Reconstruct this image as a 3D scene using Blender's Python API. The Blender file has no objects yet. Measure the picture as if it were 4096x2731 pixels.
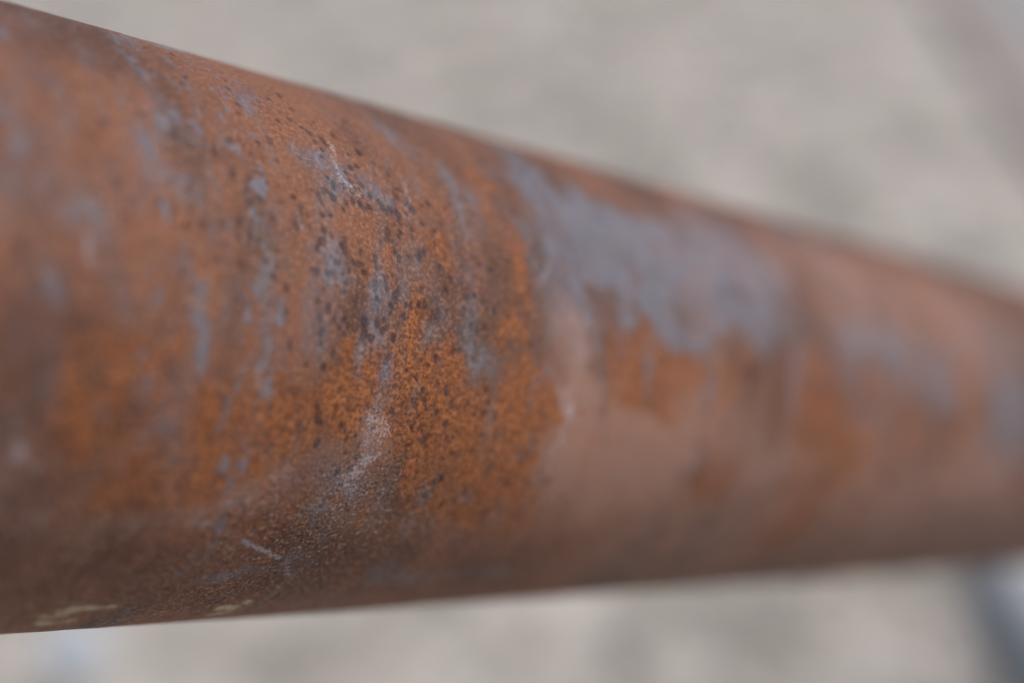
import bpy, bmesh, math, random
import numpy as np
from mathutils import Matrix, Vector

# ------------------------------------------------------------------ camera, sky, sun, exposure
R = 0.035                      # pipe radius in metres; pipe surface positions below are in radii
H = 0.55                       # camera height above the ground
PITCH = math.radians(30)
scene = bpy.context.scene
cam_data = bpy.data.cameras.new('camera')
cam_data.lens = 50.0
cam_data.sensor_width = 36.0
cam_data.clip_start = 0.005
cam_data.clip_end = 200.0
cam_data.dof.use_dof = True
cam_data.dof.focus_distance = 4.60 * R
cam_data.dof.aperture_fstop = 5.0
cam_data.dof.aperture_blades = 9
camera = bpy.data.objects.new('camera', cam_data)
scene.collection.objects.link(camera)
camera.location = (0, 0, H)
camera.rotation_euler = (math.radians(90) - PITCH, 0, 0)
scene.camera = camera

SUN_ELEV, SUN_AZ = math.radians(64), math.radians(105)    # azimuth clockwise from +y
world = bpy.data.worlds.new('World')
scene.world = world
world.use_nodes = True
wn = world.node_tree.nodes; wl = world.node_tree.links
wn.clear()
sky = wn.new('ShaderNodeTexSky')
sky.sky_type = 'NISHITA'
sky.sun_disc = False
sky.sun_elevation = SUN_ELEV
sky.sun_rotation = SUN_AZ
sky.air_density = 1.0
sky.dust_density = 4.0
sky.ozone_density = 1.0
bgn = wn.new('ShaderNodeBackground'); bgn.inputs['Strength'].default_value = 0.15
wo = wn.new('ShaderNodeOutputWorld')
wl.new(sky.outputs[0], bgn.inputs[0]); wl.new(bgn.outputs[0], wo.inputs[0])

sun_data = bpy.data.lights.new('sun', 'SUN')
sun_data.energy = 1.4
sun_data.angle = math.radians(25)
sun_data.color = (1.0, 0.95, 0.88)
sun = bpy.data.objects.new('sun', sun_data)
scene.collection.objects.link(sun)
sdir = Vector((math.sin(SUN_AZ) * math.cos(SUN_ELEV), math.cos(SUN_AZ) * math.cos(SUN_ELEV), math.sin(SUN_ELEV)))
sun.rotation_euler = sdir.to_track_quat('Z', 'Y').to_euler()
sun.location = (0.5, 1, 4)

scene.view_settings.view_transform = 'Standard'
scene.view_settings.look = 'None'
scene.view_settings.exposure = 0.2
scene.view_settings.gamma = 1.0

# ------------------------------------------------------------------ helpers
def lin(r, g, b, k=1.0):
    f = lambda c: (c / 255 / 12.92) if c / 255 <= 0.04045 else ((c / 255 + 0.055) / 1.055) ** 2.4
    return (f(r) * k, f(g) * k, f(b) * k, 1.0)

class Nodes:
    """small wrapper for building node trees"""
    def __init__(self, name):
        self.mat = bpy.data.materials.new(name)
        self.mat.use_nodes = True
        self.t = self.mat.node_tree
        self.t.nodes.clear()
        self.out = self.t.nodes.new('ShaderNodeOutputMaterial')
        self.bsdf = self.t.nodes.new('ShaderNodeBsdfPrincipled')
        self.t.links.new(self.bsdf.outputs[0], self.out.inputs[0])
    def put(self, sock, v):
        if isinstance(v, bpy.types.NodeSocket): self.t.links.new(v, sock)
        elif v is not None: sock.default_value = v
    def attr(self, name):
        n = self.t.nodes.new('ShaderNodeAttribute'); n.attribute_name = name; return n
    def split(self, col):
        n = self.t.nodes.new('ShaderNodeSeparateColor'); self.put(n.inputs[0], col); return n.outputs
    def math(self, op, a, b=None, c=None, clamp=False):
        n = self.t.nodes.new('ShaderNodeMath'); n.operation = op; n.use_clamp = clamp
        for i, v in enumerate((a, b, c)):
            if v is not None: self.put(n.inputs[i], v)
        return n.outputs[0]
    def ramp(self, v, lo, hi, a=0.0, b=1.0):
        n = self.t.nodes.new('ShaderNodeMapRange'); n.interpolation_type = 'SMOOTHSTEP'
        self.put(n.inputs[0], v)
        for i, x in enumerate((lo, hi, a, b)): self.put(n.inputs[i + 1], x)
        return n.outputs[0]
    def mix(self, f, a, b, mode='MIX'):
        n = self.t.nodes.new('ShaderNodeMix'); n.data_type = 'RGBA'; n.blend_type = mode
        self.put(n.inputs[0], f); self.put(n.inputs[6], a); self.put(n.inputs[7], b)
        return n.outputs[2]
    def coord(self, scale=1.0):
        n = self.t.nodes.new('ShaderNodeTexCoord')
        m = self.t.nodes.new('ShaderNodeMapping')
        m.inputs['Scale'].default_value = (scale,) * 3 if not isinstance(scale, tuple) else scale
        self.t.links.new(n.outputs['Object'], m.inputs[0])
        return m.outputs[0]
    def noise(self, vec, scale, detail=3.0, rough=0.55, col=False):
        n = self.t.nodes.new('ShaderNodeTexNoise')
        self.put(n.inputs['Vector'], vec); n.inputs['Scale'].default_value = scale
        n.inputs['Detail'].default_value = detail; n.inputs['Roughness'].default_value = rough
        return n.outputs[1 if col else 0]
    def voronoi(self, vec, scale, rand=1.0, out=0):
        n = self.t.nodes.new('ShaderNodeTexVoronoi')
        self.put(n.inputs['Vector'], vec); n.inputs['Scale'].default_value = scale
        n.inputs['Randomness'].default_value = rand
        return n.outputs[out]
    def bump(self, h, dist, strength=1.0, normal=None):
        n = self.t.nodes.new('ShaderNodeBump')
        self.put(n.inputs['Height'], h); n.inputs['Distance'].default_value = dist
        n.inputs['Strength'].default_value = strength
        if normal is not None: self.t.links.new(normal, n.inputs['Normal'])
        return n.outputs[0]

def tag(o, label=None, cat=None, kind=None, group=None):
    if label: o['label'] = label
    if cat: o['category'] = cat
    if kind: o['kind'] = kind
    if group: o['group'] = group
    return o

def link(name, me, mat=None, parent=None, matrix=None):
    o = bpy.data.objects.new(name, me)
    scene.collection.objects.link(o)
    if mat is not None and me is not None: me.materials.append(mat)
    if parent is not None: o.parent = parent
    if matrix is not None: o.matrix_local = matrix
    return o

def frame(origin, x, z):
    """matrix with its x axis along x and its z axis close to z"""
    x = Vector(x).normalized(); z = Vector(z); z = (z - x * z.dot(x)).normalized()
    y = z.cross(x)
    return Matrix(((x.x, y.x, z.x, origin[0]), (x.y, y.y, z.y, origin[1]), (x.z, y.z, z.z, origin[2]), (0, 0, 0, 1)))

# ------------------------------------------------------------------ ground, paving strip, pavement
def ground_material():
    n = Nodes('dusty_ground')
    v = n.coord()
    big = n.noise(v, 12.0, 3.0, 0.7)
    hue = n.noise(v, 17.0, 3.0, 0.6)
    mid = n.noise(v, 60.0, 4.0, 0.6)
    fine = n.noise(v, 500.0, 3.0, 0.6)
    c = n.mix(n.ramp(big, 0.38, 0.62), GROUND_A, GROUND_B)
    c = n.mix(n.math('MULTIPLY', n.ramp(hue, 0.42, 0.62), 0.75), c, GROUND_PINK)
    c = n.mix(n.math('MULTIPLY', n.ramp(mid, 0.5, 0.75), 0.35), c, GROUND_DARK)
    c = n.mix(n.math('MULTIPLY', n.ramp(fine, 0.5, 0.7), 0.3), c, GROUND_DARK)
    n.put(n.bsdf.inputs['Base Color'], c)
    n.bsdf.inputs['Roughness'].default_value = 0.95
    n.bsdf.inputs['Specular IOR Level'].default_value = 0.2
    n.put(n.bsdf.inputs['Normal'], n.bump(n.noise(v, 180.0, 5.0, 0.6), 0.004))
    return n.mat

GK = 0.80
GROUND_A = lin(152, 150, 139, GK); GROUND_B = lin(214, 207, 196, GK)
GROUND_PINK = lin(190, 178, 168, GK); GROUND_DARK = lin(132, 130, 118, GK)

def strip_points(shift):
    """edge of the pinkish paving strip on the ground, running away from the camera"""
    return [(0.3277 + shift, -1.5), (0.556 + shift, 1.856), (0.60 + shift, 2.5), (0.947 + shift, 7.6), (1.8 + shift, 20.0)]

def sheet(name, left, right, z, mat, thick=0.0):
    me = bpy.data.meshes.new(name)
    v = []; f = []
    for (a, b) in zip(left, right):
        v += [(a[0], a[1], z), (b[0], b[1], z), (a[0], a[1], z - thick), (b[0], b[1], z - thick)]
    for i in range(len(left) - 1):
        k = 4 * i
        f += [(k, k + 1, k + 5, k + 4), (k, k + 4, k + 6, k + 2), (k + 1, k + 3, k + 7, k + 5)]
    f += [(0, 2, 3, 1), (len(v) - 4, len(v) - 3, len(v) - 1, len(v) - 2)]
    me.from_pydata(v, [], f); me.update()
    return link(name, me, mat)

gm = bpy.data.meshes.new('ground')
gm.from_pydata([(-40, -40, 0), (40, -40, 0), (40, 40, 0), (-40, 40, 0)], [], [(0, 1, 2, 3)])
ground = tag(link('ground', gm, ground_material()), 'pale dusty beige and grey ground far below the rusty pipe', kind='structure')

def stone_material(name, a, b, scale=40.0):
    n = Nodes(name)
    v = n.coord()
    c = n.mix(n.ramp(n.noise(v, scale, 5.0, 0.65), 0.35, 0.65), a, b)
    c = n.mix(n.math('MULTIPLY', n.ramp(n.noise(v, scale * 9, 2.0), 0.45, 0.7), 0.35), c, b)
    n.put(n.bsdf.inputs['Base Color'], c)
    n.bsdf.inputs['Roughness'].default_value = 0.9
    n.put(n.bsdf.inputs['Normal'], n.bump(n.noise(v, scale * 6, 4.0), 0.002))
    return n.mat

strip = sheet('paving_strip', strip_points(0.0), strip_points(0.088), 0.012,
              stone_material('pinkish_stone', lin(168, 156, 150, GK), lin(154, 144, 138, GK)), 0.03)
tag(strip, 'blurred pinkish brown paving strip crossing the upper right corner', kind='structure')
pavement = sheet('pavement', strip_points(0.088 + 0.004), [(a + 6.0, b) for a, b in strip_points(0.088)], 0.010,
                 stone_material('grey_concrete', lin(158, 163, 160, GK), lin(144, 150, 148, GK), 15.0), 0.03)
tag(pavement, 'blurred blue grey pavement beyond the pinkish strip in the top right corner', kind='structure')

def build_gravel():
    rng = np.random.default_rng(7)
    bm = bmesh.new(); bmesh.ops.create_icosphere(bm, subdivisions=1, radius=1.0)
    base = np.array([v.co[:] for v in bm.verts]); faces = np.array([[v.index for v in f.verts] for f in bm.faces]); bm.free()
    N = 9000
    y = rng.uniform(0.15, 3.0, N); x = rng.uniform(-1.6, 0.42, N) + (y > 0) * 0.0
    ok = x < 0.42 + 0.055 * y
    x, y = x[ok], y[ok]; N = len(x)
    r = 0.0025 + 0.0065 * rng.random(N) ** 2.5
    big = rng.random(N) < 0.02; r[big] *= 2.2
    sc = np.stack([r * rng.uniform(.8, 1.3, N), r * rng.uniform(.7, 1.1, N), r * rng.uniform(.45, .75, N)], 1)
    ang = rng.uniform(0, 2 * np.pi, N)
    p = base[None] * (1 + 0.22 * rng.standard_normal((N, len(base), 1))) * sc[:, None]
    ca, sa = np.cos(ang)[:, None], np.sin(ang)[:, None]
    q = np.stack([p[..., 0] * ca - p[..., 1] * sa, p[..., 0] * sa + p[..., 1] * ca, p[..., 2]], -1)
    q += np.stack([x, y, sc[:, 2] * 0.45], 1)[:, None]
    me = bpy.data.meshes.new('gravel')
    nv, nf = N * len(base), N * len(faces)
    me.vertices.add(nv); me.vertices.foreach_set('co', q.reshape(-1).astype(np.float32))
    idx = (faces[None] + (np.arange(N) * len(base))[:, None, None]).reshape(-1)
    me.loops.add(nf * 3); me.loops.foreach_set('vertex_index', idx.astype(np.int32))
    me.polygons.add(nf); me.polygons.foreach_set('loop_start', np.arange(0, nf * 3, 3, dtype=np.int32))
    me.update(calc_edges=True)
    pal = np.array([GROUND_A, GROUND_B, GROUND_PINK, GROUND_DARK, lin(160, 165, 166, GK), lin(196, 186, 172, GK)])
    col = pal[rng.integers(0, len(pal), N)] * rng.uniform(.8, 1.1, (N, 1)); col[:, 3] = 1
    a = me.color_attributes.new('stone_tint', 'FLOAT_COLOR', 'POINT')
    a.data.foreach_set('color', np.repeat(col, len(base), 0).reshape(-1).astype(np.float32))
    n = Nodes('gravel_stone')
    c = n.mix(n.math('MULTIPLY', n.ramp(n.noise(n.coord(), 700.0, 3.0), 0.4, 0.7), 0.3), n.attr('stone_tint').outputs['Color'], GROUND_DARK)
    n.put(n.bsdf.inputs['Base Color'], c); n.bsdf.inputs['Roughness'].default_value = 0.9
    return tag(link('gravel', me, n.mat), 'loose pale gravel and grit scattered over the dusty ground', kind='stuff')
build_gravel()

def build_stone():
    bm = bmesh.new(); bmesh.ops.create_icosphere(bm, subdivisions=3, radius=1.0)
    rnd = random.Random(4); k = [Vector((rnd.uniform(-1, 1), rnd.uniform(-1, 1), rnd.uniform(-1, 1))) for _ in range(7)]
    for v in bm.verts:
        d = sum(math.sin(3.1 * v.co.dot(q) + i) for i, q in enumerate(k)) * .035
        v.co = Vector((v.co.x * .019, v.co.y * .024, max(v.co.z, -.6) * .010)) * (1 + d)
    me = bpy.data.meshes.new('stone'); bm.to_mesh(me); bm.free()
    for p in me.polygons: p.use_smooth = True
    o = link('stone', me, stone_material('pale_stone', lin(200, 206, 210, GK), lin(176, 184, 190, GK), 60.0))
    o.location = (-0.243, 0.600, 0.0055); o.rotation_euler = (0, 0, .4)
    return tag(o, 'pale bluish stone, a blurred light spot on the ground in the lower left corner', 'stone')
build_stone()

# ------------------------------------------------------------------ rust features on the pipe, with some painted light and shade
# each: distance along the pipe and angle round it (radii, radians; 0 = the line facing the camera), half sizes, strength
SCALE_PATCHES = [(2.298,-0.2,.023,.151,.6),(2.534,-0.509,.04,.129,.45),(2.432,-0.141,.021,.114,.5),(3.04,-0.181,.056,.157,.6),
    (2.828,-0.268,.06,.186,.6),(3.482,-0.168,.065,.199,.6),(2.59,-0.237,.049,.204,.5),
    (2.031,-0.374,.081,.199,.35),(2.218,-0.578,.037,.149,.35),(3.442,-0.445,.067,.159,.5),
    (7.056,-0.485,.893,.17,.3),(6.363,-0.509,.386,.162,.25),(4.756,-0.528,.673,.209,.6),
    (2.333,-0.697,.058,.098,.7),(2.338,-0.456,.054,.164,.55),(2.035,-0.536,.084,.201,.45),
    (2.07,-0.28,.061,.15,.5),(1.865,-0.381,.044,.128,.35),(1.784,-0.519,.038,.084,.5),(1.898,-0.092,.039,.051,.5),
    (2.344,-0.106,.025,.068,1),(2.369,.003,.021,.074,.7),(2.39,-0.289,.02,.106,.45),(2.106,-0.08,.067,.082,.4),
    (1.9,-0.363,.038,.076,.4),(2.698,-0.88,.042,.058,.3),(2.542,-0.622,.038,.082,.6),(2.53,-0.364,.046,.143,.55),
    (2.617,-0.35,.059,.144,.7),(2.58,-0.157,.045,.078,.5),(2.628,-0.032,.058,.116,.6),(2.83,-0.691,.079,.105,.5),
    (2.95,-0.628,.091,.119,.9),(3.071,-0.601,.104,.087,.7),(2.846,-0.475,.048,.098,.65),
    (2.834,-0.325,.068,.088,.85),(2.879,-0.246,.076,.092,.9),(2.859,-0.107,.063,.061,.5),
    (3.041,-0.209,.062,.071,.9),(3.05,-0.126,.047,.045,.7),(2.976,-0.008,.029,.068,.95),
    (3.212,-0.348,.037,.079,.35),(3.296,-0.223,.037,.075,.45),(3.255,-0.088,.044,.072,.6),
    (3.487,-0.245,.061,.093,.65),(3.509,-0.036,.09,.071,.95),(3.6,-0.013,.04,.045,.6),
    (3.481,-0.555,.089,.118,.45),(3.536,-0.393,.05,.102,.45),(3.431,-0.638,.066,.13,.35),
    (3.417,-0.757,.064,.102,.35),(3.365,-0.964,.073,.278,.3),(3.143,-0.279,.028,.12,.35),
    (2.72,-0.146,.027,.12,.4),(3.812,-0.502,.036,.117,.4),(4.008,-0.717,.175,.16,1),(3.955,-0.525,.16,.186,1),
    (5.224,-0.551,.34,.288,1),(5.276,-0.388,.219,.173,.9),(3.969,-0.349,.154,.16,1),(4.319,-0.669,.281,.182,1),
    (4.264,-0.459,.258,.161,1),(4.585,-0.544,.353,.208,1.1),(4.501,-0.341,.327,.152,1),
    (4.935,-0.511,.382,.21,1.1),(4.851,-0.305,.356,.116,1),(5.222,-0.423,.291,.223,1.1),
    (5.247,-0.306,.178,.101,.8),(3.945,-0.214,.112,.082,.8),(4.098,-0.229,.065,.076,.7),
    (4.926,-0.201,.194,.065,.6),(4.445,-0.057,.036,.093,.8),(4.128,-0.002,.043,.097,.6),
    (4.89,-0.107,.063,.109,.5),(5.558,-0.097,.067,.218,.7),(6.3,-0.319,.408,.138,.6),(6.788,-0.269,.548,.215,.7),
    (6.173,-0.096,.298,.126,.45),(7.826,-0.075,.353,.415,.7),(5.544,.263,.101,.114,.4),(4.89,.242,.055,.095,.5),
    (6.143,-0.93,.35,.132,.3),(2.958,.516,.047,.031,.7),(2.749,.839,.087,.038,.8),(2.894,.798,.073,.03,.7),
    (2.962,.738,.055,.028,.6),(3.525,.871,.224,.052,.55),(3.909,.849,.224,.046,.4),(3.041,.428,.055,.041,.5),
    (3.601,.156,.022,.062,.75),(3.808,.243,.025,.049,.85),(3.585,.252,.022,.064,.5),(3.599,.456,.035,.027,.5),
    (3.228,.116,.019,.043,.4),(3.794,.552,.093,.029,.4),(3.398,.44,.029,.035,.4),(3.079,.054,.026,.056,.4),]
DARK_PATCHES = [(1.815,-0.372,.111,.204,.5),(1.896,.01,.135,.09,.45),(1.84,.233,.071,.189,.5),(2.048,-0.168,.092,.095,.4),  # dark rust spots, plus shade of the near end and underside painted in
    (2.043,-0.468,.069,.142,.4),(1.828,-0.489,.051,.168,.5),(1.818,-0.027,.071,.133,.5),(2.18,.529,.22,.093,.5),
    (1.913,.444,.099,.137,.5),(2.46,.097,.038,.025,.5),(2.612,.26,.032,.022,.5),(2.447,.281,.024,.019,.5),
    (2.738,.124,.027,.032,.4),(2.193,.799,.229,.141,.5),(2.417,.813,.405,.181,.45),(2.033,.529,.182,.185,.35),
    (3.116,.858,.396,.123,.4),(3.959,.851,.508,.138,.35),(1.833,-0.164,.109,.231,.35),(2.154,.235,.048,.06,.95),
    (1.977,.287,.035,.039,.75),(2.032,.109,.018,.028,.7),(2.244,.081,.017,.019,.6),(1.809,-0.183,.06,.102,.5),
    (1.769,-0.044,.047,.166,.5),(1.872,.058,.048,.09,.4),(1.843,.292,.06,.196,.3),(1.863,-0.369,.063,.192,.45),
    (2.044,-0.509,.056,.133,.35),(2.036,-0.131,.092,.07,.25),(2.0,.639,.156,.215,.5),(2.306,.742,.266,.201,.35),
    (1.893,-0.783,.144,.198,.3),(1.964,.05,.075,.057,.35),(2.515,.53,.093,.066,.4),(2.256,.404,.02,.02,.5),
    (2.215,.506,.019,.03,.6),(2.311,.094,.017,.015,.5),(4.127,-0.249,.047,.043,.6),(2.758,.565,.186,.089,.35),
    (1.926,-0.061,.124,.183,.35),(5.406,.009,.088,.115,.3),(5.908,.738,.239,.179,.1),]
ORANGE_PATCHES = [(3.002,.53,.292,.126,.45),(2.464,.614,.307,.146,.35),(3.518,.571,.322,.122,.4),(6.038,.249,.241,.131,1),
    (5.054,.357,.192,.124,.9),(5.922,.617,.158,.179,1.2),(3.772,.212,.096,.282,1.1),(3.653,.474,.244,.132,.8),
    (1.974,.226,.075,.06,.7),(2.394,.203,.088,.116,.8),(4.557,-0.1,.261,.104,1),(5.775,-0.011,.27,.181,1.2),
    (4.486,.026,.253,.068,.9),(5.084,-0.102,.199,.065,.7),(5.086,.357,.194,.146,.7),(5.875,.535,.194,.188,.8),
    (1.936,.168,.136,.105,.5),(2.172,.228,.203,.163,.85),(2.569,.276,.187,.124,.75),(2.402,.408,.163,.087,.9),
    (2.021,.388,.077,.106,.3),(2.07,.064,.157,.058,.5),(2.596,-0.03,.08,.077,.5),(3.837,.128,.042,.192,.9),
    (3.284,-0.297,.124,.093,.35),(3.049,-0.296,.058,.089,.4),(2.062,.16,.071,.071,.6),(2.308,.208,.142,.153,.75),
    (2.267,.396,.134,.084,1),(2.401,.323,.074,.082,.9),(2.655,.123,.097,.158,.75),(3.104,-0.394,.1,.096,.35),
    (3.229,.029,.137,.114,1),(3.323,.17,.18,.18,1.1),(3.718,.348,.225,.156,1.1),(3.729,.071,.113,.171,1),
    (3.508,.223,.169,.157,1),(2.783,.225,.168,.125,.8),(3.724,-0.419,.053,.2,.6),(3.707,-0.739,.162,.159,.4),
    (4.645,-0.089,.178,.132,.9),(4.304,-0.098,.135,.084,.8),(4.482,.009,.253,.077,.7),(5.783,.029,.231,.222,1.1),
    (5.902,.562,.176,.195,.9),(5.04,.337,.16,.164,.7),(3.213,-0.142,.079,.174,.7),(3.397,-0.438,.133,.104,.5),
    (2.949,-0.371,.038,.123,.25),(2.732,-0.339,.038,.176,.35),(2.183,.092,.136,.072,.5),(2.415,.012,.089,.099,.4),
    (3.895,.492,.143,.119,.6),(3.003,.045,.109,.082,.7),(2.542,.182,.093,.105,.6),(2.939,.161,.089,.111,.8),
    (2.162,-0.332,.042,.158,.25),(6.705,.093,.28,.134,.3),(3.659,-0.186,.091,.094,.7),(4.42,-0.227,.114,.053,.5),
    (2.306,-0.771,.102,.11,.35),(5.086,-0.066,.198,.074,.5),(5.061,.534,.258,.096,.4),(2.807,-0.871,.129,.188,.2),
    (3.069,.097,.111,.098,.8),]
DUST_SHEEN_PATCHES = [(3.984,.04,.098,.144,1.6),(4.022,.236,.098,.101,1.1),(4.444,.293,.33,.148,.9),(7.526,.338,.597,.16,.9),  # pale dust, plus the soft highlight along the pipe painted as colour
    (3.952,.09,.073,.177,1.5),(4.12,.284,.126,.123,1),(4.54,.199,.567,.236,.8),(5.393,.308,.313,.168,.6),
    (6.966,.452,.881,.195,.7),(4.394,.351,.38,.152,.7),(2.278,.529,.285,.079,.2),(2.535,.435,.233,.076,.5),
    (2.927,.336,.141,.09,.4),(3.132,.531,.228,.11,.2),(3.493,.531,.255,.097,.15),(3.96,.041,.087,.152,1.2),
    (4.021,.168,.069,.132,1.0),(4.426,.257,.356,.2,.75),(4.751,.209,.268,.167,.65),(5.141,.156,.23,.191,.55),
    (7.391,.367,.688,.189,.75),(4.296,.49,.292,.104,.45),(2.69,.343,.179,.073,.45),(3.069,.226,.092,.102,.7),
    (4.866,-0.015,.078,.089,.5),(4.223,.075,.104,.099,.5),(5.508,.264,.125,.103,.8),(3.893,-0.145,.049,.096,.5),
    (6.735,-0.717,1.182,.228,.5),(6.13,-0.483,.364,.208,.35),(7.34,-0.514,1.078,.28,.35),
    (5.958,-0.765,.395,.186,.35),(1.881,.34,.073,.062,.3),(2.87,.446,.156,.065,.35),(6.678,.402,.552,.208,.5),
    (4.669,.425,.321,.103,.55),(5.963,.318,.316,.135,.35),(1.991,.485,.153,.057,.25),(7.811,.201,.344,.153,.4),
    (6.227,.134,.252,.128,.3),]
WHITE_PATCHES = [(3.955,.041,.044,.079,.42),(4.01,.136,.029,.065,.42),(3.995,.22,.029,.067,.35),(3.004,.567,.165,.093,.28),
    (3.086,.444,.13,.084,.34),(2.973,-0.747,.012,.056,.66),(2.95,-0.674,.012,.054,.66),(2.954,-0.62,.024,.031,.6),
    (2.972,-0.589,.032,.019,.7),(3.003,-0.561,.036,.018,.5),(3.239,-0.617,.012,.069,.6),
    (3.217,-0.542,.013,.055,.5),(3.192,-0.504,.013,.035,.4),(3.055,.183,.044,.037,.62),(3.103,.217,.045,.041,.62),
    (3.065,.241,.048,.053,.5),(3.061,.14,.029,.042,.4),(3.059,.324,.033,.033,.7),(3.093,.316,.026,.021,.6),
    (3.042,.372,.037,.031,.7),(3.019,.42,.047,.032,.5),(3.041,.302,.055,.045,.4),(2.732,.641,.012,.01,.72),
    (2.747,.649,.012,.01,.9199999999999999),(2.761,.658,.012,.01,.72),(2.772,.659,.012,.01,.9199999999999999),
    (2.787,.668,.012,.01,.72),(2.802,.676,.012,.01,.9199999999999999),(2.813,.677,.012,.01,.72),
    (2.829,.686,.012,.01,.9199999999999999),(2.844,.695,.012,.01,.72),(2.856,.697,.012,.01,.9199999999999999),
    (2.872,.706,.012,.01,.72),(2.888,.715,.013,.01,.9199999999999999),(2.899,.717,.013,.01,.72),
    (2.916,.726,.013,.01,.9199999999999999),(2.491,.544,.012,.01,.34),(2.508,.551,.012,.01,.46),
    (2.525,.558,.012,.01,.34),(2.543,.565,.013,.01,.46),(2.56,.572,.013,.01,.34),(2.578,.579,.013,.01,.46),
    (2.596,.586,.013,.01,.34),(2.614,.593,.013,.01,.46),(2.632,.601,.013,.01,.34),(2.65,.608,.013,.01,.46),
    (2.669,.616,.013,.01,.34),(2.688,.624,.013,.01,.46),(2.707,.632,.013,.01,.34),(2.959,.744,.012,.012,.55),
    (2.97,.759,.012,.012,.55),(2.982,.773,.012,.012,.55),(2.994,.788,.012,.013,.55),(3.006,.804,.012,.013,.55),
    (3.019,.82,.012,.013,.55),(3.032,.837,.012,.014,.55),(2.547,.563,.053,.01,.6),(2.492,.546,.031,.01,.4),
    (2.882,.539,.035,.01,.5),(1.993,-0.214,.017,.05,.75),(1.873,.334,.017,.032,.9),(1.937,.384,.017,.023,.6),
    (2.73,-0.425,.012,.046,.5),(2.379,-0.185,.012,.051,.4),(2.412,.993,.065,.015,.7),(2.314,.949,.046,.013,.5),
    (2.894,.383,.105,.046,.3),(3.012,.445,.109,.049,.4),(2.903,.513,.123,.043,.3),(2.714,.402,.115,.045,.35),
    (3.988,.104,.027,.026,.9),(3.951,-0.006,.068,.047,.35),(3.978,.22,.034,.083,.4),(2.666,.513,.13,.05,.3),]
YELLOW_PATCHES = [(2.374,.991,.088,.033,.9),(2.322,1.042,.072,.03,.9),(2.316,1.11,.05,.04,.8),(2.455,.988,.033,.022,.8),
    (2.382,1.109,.061,.034,.7),(2.944,1.081,.069,.044,.9),(2.935,1.145,.055,.037,.8),(2.975,1.024,.04,.027,.9),
    (3.006,1.037,.02,.023,.8),(3.334,1.046,.18,.046,.55),(3.296,1.099,.091,.038,.5),(3.588,1.052,.097,.043,.5),
    (3.868,1.039,.183,.049,.5),(4.025,1.029,.109,.043,.45),(4.44,.955,.177,.054,.3),(2.347,1.008,.032,.023,.8),]
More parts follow.
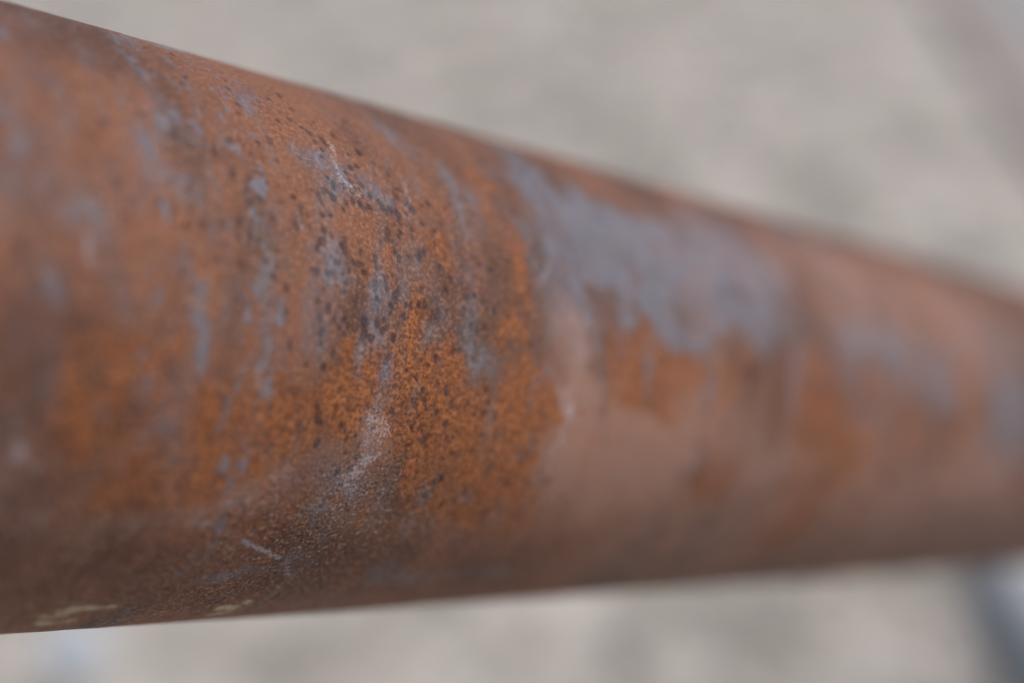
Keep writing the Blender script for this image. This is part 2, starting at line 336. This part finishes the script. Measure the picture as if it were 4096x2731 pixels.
PITS = [(2.614,-0.555,.019),(2.623,-0.525,.022),(2.587,-0.463,.02),(2.663,-0.464,.023),(2.721,-0.494,.023),
    (2.716,-0.566,.017),(2.889,-0.602,.016),(2.904,-0.573,.025),(2.863,-0.547,.019),(2.852,-0.538,.019),
    (2.827,-0.521,.027),(2.832,-0.503,.021),(2.89,-0.523,.025),(2.95,-0.577,.021),(2.98,-0.561,.023),
    (3.02,-0.633,.018),(2.981,-0.64,.023),(2.989,-0.606,.026),(3.035,-0.603,.022),(3.057,-0.566,.024),
    (3.036,-0.518,.023),(3.025,-0.555,.017),(2.971,-0.529,.024),(2.94,-0.517,.023),(2.919,-0.485,.019),
    (2.859,-0.453,.016),(2.823,-0.449,.026),(2.998,-0.523,.021),(3.009,-0.507,.024),(3.099,-0.527,.026),
    (3.11,-0.511,.024),(3.089,-0.549,.026),(3.199,-0.619,.02),(3.18,-0.59,.025),(3.163,-0.485,.021),
    (3.162,-0.511,.026),(3.133,-0.521,.026),(3.156,-0.443,.017),(3.216,-0.463,.017),(3.204,-0.429,.018),
    (3.237,-0.551,.027),(3.27,-0.493,.021),(3.328,-0.585,.023),(3.296,-0.57,.019),(3.319,-0.47,.022),
    (3.307,-0.427,.02),(3.098,-0.436,.02),(3.098,-0.417,.022),(3.086,-0.403,.022),(3.113,-0.396,.026),
    (3.112,-0.367,.024),(3.018,-0.333,.026),(3.02,-0.3,.025),(3.02,-0.317,.027),(2.961,-0.342,.023),
    (2.958,-0.376,.018),(2.898,-0.373,.025),(2.884,-0.354,.027),(2.895,-0.341,.026),(2.796,-0.356,.022),
    (2.811,-0.353,.024),(2.844,-0.383,.018),(2.82,-0.394,.025),(2.779,-0.33,.022),(2.762,-0.398,.019),
    (2.763,-0.435,.017),(2.739,-0.461,.025),(2.62,-0.402,.027),(2.582,-0.41,.017),(2.71,-0.393,.025),
    (2.624,-0.298,.021),(2.58,-0.263,.018),(2.614,-0.252,.019),(2.6,-0.219,.024),(2.65,-0.189,.026),
    (2.59,-0.133,.016),(2.647,-0.114,.023),(2.813,-0.284,.016),(2.853,-0.294,.024),(2.924,-0.304,.02),
    (2.944,-0.301,.026),(2.769,-0.254,.027),(2.901,-0.278,.022),(2.814,-0.256,.027),(2.834,-0.257,.019),
    (2.975,-0.275,.017),(2.962,-0.275,.023),(2.792,-0.2,.016),(2.812,-0.216,.018),(2.845,-0.217,.02),
    (2.886,-0.232,.023),(2.878,-0.208,.018),(2.931,-0.187,.016),(2.919,-0.173,.026),(2.813,-0.153,.019),
    (2.813,-0.141,.027),(2.772,-0.166,.026),(2.782,-0.106,.02),(2.785,-0.07,.021),(2.838,-0.114,.022),
    (2.876,-0.116,.023),(2.892,-0.097,.023),(2.876,-0.075,.022),(2.857,-0.09,.023),(2.961,-0.114,.026),
    (2.963,-0.078,.022),(3.012,-0.119,.021),(3.019,-0.109,.024),(3.033,-0.096,.019),(3.044,-0.132,.019),
    (3.056,-0.107,.027),(3.041,-0.094,.022),(3.067,-0.156,.022),(3.084,-0.195,.016),(3.092,-0.214,.021),
    (3.1,-0.223,.022),(3.086,-0.281,.016),(3.056,-0.265,.023),(3.058,-0.236,.023),(3.005,-0.248,.017),
    (3.006,-0.23,.023),(3.014,-0.199,.021),(3.023,-0.19,.023),(3.018,-0.168,.02),(3.074,-0.18,.024),
    (3.111,-0.239,.024),(3.084,-0.084,.016),(3.089,-0.075,.017),(2.955,-0.06,.023),(2.994,-0.067,.027),
    (3.129,-0.153,.019),(3.142,-0.19,.021),(3.161,-0.191,.023),(3.196,-0.194,.02),(3.226,-0.198,.02),
    (3.214,-0.248,.019),(3.248,-0.384,.02),(3.226,-0.362,.023),(3.221,-0.373,.019),(3.177,-0.353,.02),
    (3.124,-0.344,.024),(3.312,-0.335,.016),(3.358,-0.299,.022),(3.332,-0.258,.024),(3.326,-0.19,.019),
    (3.26,-0.176,.018),(3.285,-0.171,.025),(3.207,-0.159,.019),(3.443,-0.603,.018),(3.459,-0.552,.021),
    (3.411,-0.579,.024),(3.508,-0.538,.017),(3.554,-0.582,.02),(3.494,-0.395,.02),(3.511,-0.378,.025),
    (3.51,-0.322,.021),(3.563,-0.364,.025),(3.578,-0.33,.018),(3.414,-0.246,.02),(3.435,-0.249,.023),
    (3.463,-0.258,.026),(3.411,-0.208,.021),(3.437,-0.202,.018),(3.504,-0.239,.017),(3.524,-0.22,.022),
    (3.562,-0.215,.018),(3.446,-0.154,.025),(3.47,-0.137,.025),(3.404,-0.183,.018),(3.51,-0.152,.019),
    (2.495,-0.376,.025),(2.435,-0.353,.023),(2.361,-0.338,.025),(2.305,-0.329,.02),(2.266,-0.369,.017),
    (2.321,-0.375,.019),(2.331,-0.449,.025),(2.484,-0.32,.019),(2.523,-0.336,.02),(2.489,-0.241,.021),
    (2.407,-0.24,.021),(2.308,-0.243,.021),(2.28,-0.186,.026),(2.503,-0.114,.018),(2.42,-0.092,.016),
    (2.501,-0.533,.026),(2.563,-0.527,.026),(2.544,-0.445,.027),(2.218,-0.387,.021),(2.09,-0.417,.026),
    (2.103,-0.326,.026),(1.915,-0.134,.018),(1.813,-0.3,.024),(1.799,-0.191,.025),(2.382,-0.846,.023),
    (2.282,-0.867,.022),(2.481,-0.946,.019),(2.618,-0.809,.02),(2.637,-0.859,.019),(2.576,-0.655,.017),
    (2.539,-0.672,.022),(2.594,-0.63,.019),(2.321,-0.634,.025),(2.569,-0.582,.016),(2.229,-0.693,.026),
    (2.085,-0.622,.024),(2.031,-0.563,.026),(2.454,-0.605,.026),(2.523,-0.659,.026),(2.901,-0.758,.022),
    (2.917,-0.722,.016),(3.013,-0.817,.024),(2.898,-0.689,.018),(2.799,-0.661,.019),(3.048,-0.683,.023),
    (3.032,-0.735,.022),(2.95,-0.866,.021),(2.896,-0.801,.026),(2.873,-0.819,.023),(2.748,-0.914,.02),
    (2.643,-0.685,.019),(2.94,-0.782,.025),(2.948,-0.761,.021),(2.697,-0.704,.025),(2.808,-0.957,.02),
    (2.779,-0.822,.018),(2.84,-0.847,.022),(3.088,-0.757,.025),(3.412,-0.829,.018),(3.015,-0.67,.025),
    (2.886,-0.918,.026),(2.881,-1.005,.025),(2.672,-0.017,.025),(2.792,-0.034,.016),(2.839,-0.008,.023),
    (2.811,.038,.025),(2.841,.039,.017),(2.742,.033,.019),(2.937,.039,.019),(2.956,.092,.022),(3.074,-0.013,.021),
    (3.037,-0.011,.021),(3.062,-0.002,.025),(3.216,-0.018,.016),(3.248,.001,.017),(3.269,-0.054,.017),
    (3.239,-0.055,.017),(3.386,-0.064,.017),(3.36,-0.062,.027),(3.282,-0.03,.025),(3.259,.117,.017),
    (3.243,.166,.022),(3.266,.206,.019),(3.227,.207,.019),(3.324,.15,.02),(3.3,.246,.023),(3.311,.234,.022),
    (3.124,.157,.02),(3.059,.179,.018),(3.353,.252,.02),(3.46,.116,.017),(3.385,.11,.022),(3.348,.064,.024),
    (3.542,.143,.02),(3.605,.151,.017),(3.601,.275,.018),(3.447,.292,.02),(3.537,.059,.023),(3.358,.085,.025),
    (2.961,.256,.02),(2.975,.307,.025),(3.029,.317,.023),(3.019,.279,.021),(2.812,.16,.02),(2.848,.275,.021),
    (2.885,.156,.024),(2.923,.21,.021),(2.968,.376,.024),(3.002,.411,.021),(3.014,.368,.019),(3.407,.405,.022),
    (3.439,.387,.024),(3.589,.446,.017),(3.388,.457,.021),(3.27,.48,.021),(3.775,.398,.026),(3.498,.493,.026),
    (3.184,.147,.02),(3.207,.123,.026),(3.24,.078,.025),(3.208,.044,.019),(3.301,.056,.021),(2.668,.314,.017),
    (2.828,.201,.025),(3.372,.189,.023),]

def value_noise(s, t, fs, ft, seed, octaves=4, rough=0.55):
    """fractal value noise on the grid s x t, features 1/fs long and 1/ft round"""
    total = np.zeros((len(s), len(t)), np.float32); amp = 1.0; norm = 0.0
    for k in range(octaves):
        rng = np.random.default_rng(seed * 31 + k)
        a = (s - s[0]) * fs * 2 ** k + rng.random() ; b = (t - t[0]) * ft * 2 ** k + rng.random()
        lat = rng.random((int(a[-1]) + 3, int(b[-1]) + 3)).astype(np.float32)
        i, j = a.astype(int), b.astype(int)
        u, v = a - i, b - j
        u = (u * u * (3 - 2 * u))[:, None]; v = (v * v * (3 - 2 * v))[None]
        g = lambda di, dj: lat[np.ix_(i + di, j + dj)]
        total += amp * ((g(0, 0) * (1 - u) + g(1, 0) * u) * (1 - v) + (g(0, 1) * (1 - u) + g(1, 1) * u) * v)
        norm += amp; amp *= rough
    return total / norm

def smooth(x, lo, hi):
    x = np.clip((x - lo) / (hi - lo), 0, 1)
    return x * x * (3 - 2 * x)

def steps(parts):
    out = [np.arange(a, b, st) for a, b, st in parts]
    return np.concatenate(out + [[parts[-1][1]]])

WD = Vector((0.67411295, 0.59135634, -0.44257136)); A0 = Vector((-3.19866779, 2.70517131, -1.25752189)); E1 = Vector((0.731312, -0.61848381, 0.28750746)); E2 = Vector((-0.10370387, -0.51747025, -0.84939393))
S_NEAR, S_FAR = -3.0, 31.6

def stamp(field, s, t, ws, wt, feats, power=2.0):
    for s0, t0, hs, ht, w in feats:
        i0, i1 = np.searchsorted(s, (s0 - 2.6 * hs - .05, s0 + 2.6 * hs + .05))
        j0, j1 = np.searchsorted(t, (t0 - 2.6 * ht - .05, t0 + 2.6 * ht + .05))
        if i0 >= i1 or j0 >= j1: continue
        amt = min(1.0, 4.0 * min(hs, ht) / 0.3)
        S = s[i0:i1, None] + ws[i0:i1, j0:j1] * amt - s0
        T = t[None, j0:j1] + wt[i0:i1, j0:j1] * amt - t0
        d2 = (S / hs) ** 2 + (T / ht) ** 2
        v = (w * np.exp(-0.69 * d2 ** (power / 2))).astype(np.float32)
        sub = field[i0:i1, j0:j1]
        np.maximum(sub, v, out=sub)
        sub += 0.35 * np.minimum(sub, v) * (1 - np.minimum(1, sub)) * 0.5

def rust_fields(s, t):
    ws = (value_noise(s, t, 3, 4, 1) - .5) * 0.30 + (value_noise(s, t, 14, 14, 2) - .5) * 0.07
    wt = (value_noise(s, t, 3, 4, 3) - .5) * 0.30 + (value_noise(s, t, 14, 14, 4) - .5) * 0.07
    Z = lambda: np.zeros((len(s), len(t)), np.float32)
    scale, dark, orange, dust_sheen, white, yellow, pit = (Z() for _ in range(7))
    stamp(scale, s, t, ws, wt, SCALE_PATCHES, 2.6)
    stamp(dark, s, t, ws, wt, DARK_PATCHES)
    stamp(orange, s, t, ws, wt, ORANGE_PATCHES)
    stamp(dust_sheen, s, t, ws, wt, DUST_SHEEN_PATCHES)
    stamp(white, s, t, ws * .5, wt * .5, WHITE_PATCHES)
    stamp(yellow, s, t, ws, wt * .5, YELLOW_PATCHES, 3.0)
    # the rest of the pipe, away from the listed patches, weathers the same way at random
    far = smooth(s, 10.3, 11.3)[:, None] + (1 - smooth(s, 1.0, 1.7))[:, None] + smooth(np.abs(t), 1.25, 1.7)[None]
    far = np.clip(far, 0, 1)
    scale = np.maximum(scale, far * smooth(value_noise(s, t, 1.2, .8, 11), .5, .66))
    orange = np.maximum(orange, far * smooth(value_noise(s, t, 1.2, 1.0, 12), .5, .66))
    dust_sheen = np.maximum(dust_sheen, far * .7 * smooth(value_noise(s, t, 1.0, 1.0, 13), .55, .75))
    # patches break up into flakes
    fl = value_noise(s, t, 9, 5, 21, 5, .62)
    fl2 = value_noise(s, t, 16, 9, 22, 4, .6)
    streak = value_noise(s, t, 5.5, 1.0, 23, 4, .6)
    upper = (1 - smooth(t, 0.15, 0.7))[None] * smooth(s, 0.5, 1.2)[:, None] * (1 - smooth(s, 5.2, 6.4))[:, None]
    scale = scale * .95 + upper * .30 * smooth(streak, .50, .70)
    raw = scale + (fl - .5) * 1.25 * (scale > .02) + (streak - .5) * .35 * (scale > .02)
    blend = smooth(s, 4.0, 5.0)[:, None]
    scale = (1 - blend) * smooth(raw, .08, .86) + blend * smooth(raw, -.10, .98)
    # near the camera the scale has mostly flaked off into small specks along curving bands
    near = (1 - smooth(s, 3.75, 4.2))[:, None]
    bits = smooth(value_noise(s, t, 26, 12, 27, 4, .65), .44, .60)
    scale = scale * (1 - near * .38 * (1 - bits))
    bands = smooth(value_noise(s, t, 5.5, .8, 28, 3, .6), .46, .66)
    specks = smooth(value_noise(s, t, 30, 15, 29, 3, .65), .56, .66)
    scale = np.maximum(scale, near * bands * specks * (1.0 - .4 * smooth(t, .3, .9))[None])
    scale = scale * (1 - .10 * near)
    soft = smooth(s, 4.2, 5.2)[:, None]
    orange = (1 - soft) * smooth(orange + (fl2 - .5) * 0.9, .22, .8) + soft * .92 * smooth(orange + (fl - .5) * .6, .08, 1.15)
    dark = np.clip(dark + (fl2 - .5) * .5 * (dark > .05), 0, 1)
    dust_sheen = dust_sheen * (1 - .85 * np.clip(orange, 0, 1))
    lower = smooth(s, 4.2, 4.8)[:, None] * (smooth(t, .25, .5) * (1 - .8 * smooth(t, .75, 1.15)))[None]
    dust_sheen = np.maximum(dust_sheen, lower * .5 * (1 - .8 * np.clip(orange, 0, 1)))  # far lower flank lightened in the colour, in place of bounce light
    dust_sheen = np.clip(dust_sheen * (0.35 + 1.6 * value_noise(s, t, 4.5, 1.1, 33, 5, .65)), 0, 1)
    fine = value_noise(s, t, 75, 60, 24, 3, .7)
    # pits: small rust-rimmed spots
    rng = np.random.default_rng(5)
    pits = [(a, b, r * .50, r * rng.uniform(.48, .75), rng.uniform(.6, 1.0)) for a, b, r in PITS]
    for _ in range(700):
        a = rng.uniform(1.4, 5.2) ; b = rng.uniform(-1.2, 0.55)
        pits.append((a, b, *(rng.uniform(.004, .008) * np.array([1.0, rng.uniform(.9, 1.5)])), rng.uniform(.4, .85)))
    for _ in range(700):
        a = rng.uniform(4.8, 10.5) ; b = rng.uniform(-1.2, 1.0)
        pits.append((a, b, *(rng.uniform(.012, .04) * np.array([1.0, rng.uniform(.9, 1.5)])), rng.uniform(.2, .6)))
    for (a, b, ra, rb, w) in pits:
        i0, i1 = np.searchsorted(s, (a - 2.4 * ra, a + 2.4 * ra)); j0, j1 = np.searchsorted(t, (b - 2.4 * rb, b + 2.4 * rb))
        if i0 >= i1 or j0 >= j1: continue
        S = s[i0:i1, None] - a; T = t[None, j0:j1] - b
        wob = 1 + 1.1 * (fine[i0:i1, j0:j1] - .5) + 1.2 * (fl2[i0:i1, j0:j1] - .5)
        d = np.sqrt((S / ra) ** 2 + (T / rb) ** 2) * wob
        v = w * (1 - smooth(d, .55, 1.35)) * (0.72 + 0.28 * smooth(d, .0, .5))
        sub = pit[i0:i1, j0:j1]; np.maximum(sub, v.astype(np.float32), out=sub)
    # the orange bloom is netted with small dark specks and short streaks
    net = value_noise(s, t, 34, 20, 25, 3, .65)
    net2 = value_noise(s, t, 16, 7, 26, 4, .6)
    pit = np.maximum(pit, smooth(net, .57, .70) * (.08 + .40 * orange * smooth(t, -.4, .3)[None] + .35 * smooth(t, .5, .8)[None]) * smooth(net2, .40, .60))
    var = value_noise(s, t, 2.6, 1.1, 31, 6, .6)
    # relief in radii: mill scale stands proud, pits sunken with a rim, gentle waviness
    relief = 0.0012 * scale - 0.003 * pit + 0.004 * (value_noise(s, t, 1.2, 1.2, 41, 3) - .5) + 0.0022 * (fl2 - .5)
    grit = smooth(t, .12, .5)[None] * (1 - .6 * smooth(t, 1.0, 1.25))[None] * np.clip(.25 + 1.5 * value_noise(s, t, 2.5, 2.0, 51), 0, 1.1) * (1 - .7 * np.clip(orange, 0, 1) * (1 - smooth(t, .5, .8))[None])
    dust_sheen = dust_sheen * (1 - .55 * smooth(t, .75, 1.1)[None] * (1 - smooth(s, 4.0, 5.0))[:, None])
    return scale, dark, orange, dust_sheen, white, yellow, pit, var, relief, grit

def rust_material():
    n = Nodes('rusty_steel')
    v = n.coord(1.0 / R)
    sc, dk, og = n.split(n.attr('rust_layers').outputs['Color'])[:3]
    du_sheen = n.attr('rust_layers').outputs['Alpha']
    wh, ye, pit = n.split(n.attr('rust_marks').outputs['Color'])[:3]
    var = n.attr('rust_marks').outputs['Alpha']
    grain = n.noise(v, 72.0, 3.0, 0.75)
    grain2 = n.noise(v, 34.0, 4.0, 0.7)
    mid = n.noise(v, 7.0, 4.0, 0.6)
    spk = n.voronoi(v, 42.0, 1.0, 0)
    L = lambda r, g, b: lin(r, g, b, K_RUST)
    c = n.mix(n.ramp(var, 0.36, 0.64), L(100, 70, 56), L(150, 100, 74))
    c = n.mix(n.math('MULTIPLY', n.ramp(mid, 0.45, 0.65), 0.35), c, L(134, 96, 86))
    # bright orange bloom with dark specks in it
    oc = n.mix(n.ramp(grain2, 0.38, 0.62), L(144, 82, 42), L(180, 107, 54))
    oc = n.mix(n.math('MULTIPLY', n.ramp(grain, 0.52, 0.62), 0.75), oc, L(104, 72, 60))
    c = n.mix(n.math('MULTIPLY', og, 0.96), c, oc)
    # blue grey mill scale
    gc = n.mix(n.ramp(grain2, 0.35, 0.65), L(78, 86, 94), L(98, 107, 118))
    gc = n.mix(n.ramp(sc, 0.55, 1.0), gc, n.mix(n.ramp(grain2, 0.35, 0.65), L(100, 114, 128), L(128, 144, 164)))
    gc = n.mix(n.math('MULTIPLY', n.ramp(mid, 0.44, 0.62), 0.45), gc, L(120, 120, 134))
    gc = n.mix(n.math('MULTIPLY', n.ramp(grain2, 0.52, 0.66), 0.38), gc, L(152, 102, 74))
    c = n.mix(n.math('MULTIPLY', sc, n.ramp(mid, 0.40, 0.60, 0.66, 0.95)), c, gc)
    c = n.mix(n.math('MULTIPLY', dk, 0.75), c, L(92, 56, 42))
    # dusty film that also carries a soft highlight painted along the pipe
    dc = n.mix(n.ramp(grain, 0.42, 0.6), L(186, 130, 106), L(206, 172, 158))
    c = n.mix(n.math('MULTIPLY', du_sheen, n.ramp(grain, 0.36, 0.62, 0.35, 1.0)), c, dc)
    # fine grain, strongest where the rust is loose
    gf = n.math('ADD', 0.24, n.math('MULTIPLY', 0.42, n.math('MAXIMUM', og, du_sheen)))
    c = n.mix(n.math('MULTIPLY', n.ramp(grain, 0.5, 0.64), gf), c, L(92, 62, 52))
    c = n.mix(n.math('MULTIPLY', n.ramp(grain, 0.5, 0.36), 0.42), c, L(206, 150, 116))
    pc = n.mix(n.ramp(grain, 0.4, 0.6), L(92, 50, 36), L(70, 44, 40))
    pc = n.mix(n.math('MULTIPLY', n.ramp(mid, 0.46, 0.56), 0.8), pc, L(62, 62, 70))
    c = n.mix(n.math('MULTIPLY', pit, 0.95), c, pc)
    # gritty, loose rust on the lower flank: pale and dark grains side by side
    grit = n.attr('grit').outputs['Fac']
    gn = n.noise(v, 82.0, 2.0, 0.8)
    c = n.mix(n.math('MULTIPLY', n.ramp(gn, 0.48, 0.36), n.math('MULTIPLY', grit, 0.75)), c, L(62, 38, 28))
    c = n.mix(n.math('MULTIPLY', n.ramp(gn, 0.60, 0.68), n.math('MULTIPLY', grit, 0.85)), c, L(212, 180, 164))
    # chalky scrapes and painted glints made of separate flecks, and dabs of old cream paint underneath
    fleck = n.ramp(n.math('ADD', n.math('MULTIPLY', wh, 0.42), n.math('MULTIPLY', n.noise(v, 100.0, 2.0, 0.7), 0.9)), 0.62, 0.80)
    fleck = n.math('MULTIPLY', fleck, n.ramp(wh, 0.06, 0.35))
    c = n.mix(n.math('MULTIPLY', fleck, 0.42), c, L(214, 214, 222))
    yf = n.ramp(n.math('ADD', n.math('MULTIPLY', ye, 0.5), n.math('ADD', n.math('MULTIPLY', n.noise(v, 17.0, 4.0, 0.75), 0.9), n.math('MULTIPLY', grain, 0.3))), 0.93, 1.06)
    c = n.mix(n.math('MULTIPLY', yf, 0.8), c, L(222, 204, 164))
    n.put(n.bsdf.inputs['Base Color'], c)
    ro = n.math('ADD', 0.50, n.math('MULTIPLY', grain2, 0.22))
    ro = n.math('SUBTRACT', ro, n.math('MULTIPLY', sc, 0.10))
    n.put(n.bsdf.inputs['Roughness'], ro)
    n.put(n.bsdf.inputs['Specular IOR Level'], n.math('ADD', 0.22, n.math('MULTIPLY', sc, 0.3)))
    h = n.math('ADD', n.math('MULTIPLY', grain, 0.8), n.math('MULTIPLY', grain2, 0.25))
    n.put(n.bsdf.inputs['Normal'], n.bump(h, 0.007 * R, 1.0))
    return n.mat

K_RUST = 0.645

def build_pipe():
    s = steps([(S_NEAR, 1.4, .3), (1.4, 2.2, 1 / 80), (2.2, 4.5, 1 / 280), (4.5, 6.5, 1 / 90), (6.5, 10.8, 1 / 45), (10.8, S_FAR, .3)])
    t = steps([(-math.pi, -1.42, .08), (-1.42, 1.42, 1 / 200), (1.42, math.pi - .081, .08)])
    scale, dark, orange, dust_sheen, white, yellow, pit, var, relief, grit = rust_fields(s, t)
    ns, nt = len(s), len(t)
    rr = 1.0 + relief
    P = np.empty((ns, nt, 3), np.float32)
    P[..., 0] = s[:, None]; P[..., 1] = -rr * np.sin(t)[None]; P[..., 2] = rr * np.cos(t)[None]
    # bore and cut ends: a coarse inner tube joined to the outer one by flat end rings
    ri = 0.90
    ends = []
    for s0 in (s[-1], s[-1] - .001, s[0] + .001, s[0]):
        q = np.empty((nt, 3), np.float32); q[:, 0] = s0; q[:, 1] = -ri * np.sin(t); q[:, 2] = ri * np.cos(t); ends.append(q)
    ends = np.stack([ends[0], ends[3]])
    V = np.concatenate([P.reshape(-1, 3), ends.reshape(-1, 3)]) * R
    rows = np.arange((ns + 2) * nt).reshape(ns + 2, nt)
    order = np.concatenate([np.arange(ns), [ns, ns + 1, 0]])
    a = rows[order[:-1]]; b = rows[order[1:]]
    quad = np.stack([a, np.roll(a, -1, 1), np.roll(b, -1, 1), b], -1).reshape(-1, 4)
    me = bpy.data.meshes.new('rusty_pipe')
    me.vertices.add(len(V)); me.vertices.foreach_set('co', V.reshape(-1))
    me.loops.add(len(quad) * 4); me.loops.foreach_set('vertex_index', quad.reshape(-1).astype(np.int32))
    me.polygons.add(len(quad)); me.polygons.foreach_set('loop_start', np.arange(0, len(quad) * 4, 4, dtype=np.int32))
    me.polygons.foreach_set('use_smooth', np.concatenate([np.ones((ns - 1) * nt, bool), np.zeros(nt, bool), np.ones(nt, bool), np.zeros(nt, bool)]))
    me.update(calc_edges=True)
    pad = lambda f: np.concatenate([f.reshape(-1), np.full(2 * nt, f.mean(), np.float32)])
    for name, ch in (('rust_layers', (scale, dark, orange, dust_sheen)), ('rust_marks', (white, yellow, pit, var))):
        at = me.attributes.new(name, 'FLOAT_COLOR', 'POINT')
        at.data.foreach_set('color', np.stack([pad(c) for c in ch], -1).astype(np.float32).reshape(-1))
    at = me.attributes.new('grit', 'FLOAT', 'POINT'); at.data.foreach_set('value', pad(grit).astype(np.float32))
    y = -E2; x = WD; z = E1
    o = Vector((0, 0, H)) + A0 * R
    M = Matrix(((x.x, y.x, z.x, o.x), (x.y, y.y, z.y, o.y), (x.z, y.z, z.z, o.z), (0, 0, 0, 1)))
    pipe = link('rusty_pipe', me, rust_material())
    pipe.matrix_world = M
    return tag(pipe, 'large rusty brown steel pipe with blue grey mill scale patches, slanting across the whole picture', 'pipe')
pipe = build_pipe()

# ------------------------------------------------------------------ concrete block on the ground, behind the lower side of the pipe
def build_block():
    bm = bmesh.new(); bmesh.ops.create_cube(bm, size=1.0)
    bmesh.ops.subdivide_edges(bm, edges=bm.edges[:], cuts=9, use_grid_fill=True)
    rnd = random.Random(9)
    sx, sy, sz = .14, .45, .046
    for v in bm.verts:
        edge = sum(abs(abs(c) - .5) < 1e-4 for c in v.co)
        v.co = Vector((v.co.x * sx, v.co.y * sy, (v.co.z + .5) * sz))
        if edge >= 2: v.co += Vector([rnd.uniform(-.0012, .0012) for _ in range(3)])
    bmesh.ops.bevel(bm, geom=[e for e in bm.edges if len(e.link_faces) == 2 and e.calc_face_angle() > 1.0], offset=.003, segments=2, affect='EDGES')
    me = bpy.data.meshes.new('concrete_block'); bm.to_mesh(me); bm.free()
    n = Nodes('smooth_concrete'); v = n.coord()
    c = n.mix(n.ramp(n.noise(v, 30.0, 5.0, 0.65), 0.35, 0.65), lin(178, 180, 178), lin(160, 162, 160))
    c = n.mix(n.math('MULTIPLY', n.ramp(n.noise(v, 320.0, 2.0), 0.5, 0.7), 0.3), c, lin(96, 102, 106))
    n.put(n.bsdf.inputs['Base Color'], c); n.bsdf.inputs['Roughness'].default_value = 0.75
    n.put(n.bsdf.inputs['Normal'], n.bump(n.noise(v, 250.0, 4.0), 0.001))
    o = link('concrete_block', me, n.mat)
    o.location = (.280 + .14 / 2, .36 + .45 / 2, -.012)
    return tag(o, 'blurred blue grey concrete block with dark shaded side, in the bottom right corner', 'concrete block')
build_block()

scene.render.engine = 'CYCLES'
scene.cycles.use_denoising = True
scene.cycles.use_adaptive_sampling = False
scene.cycles.max_bounces = 6
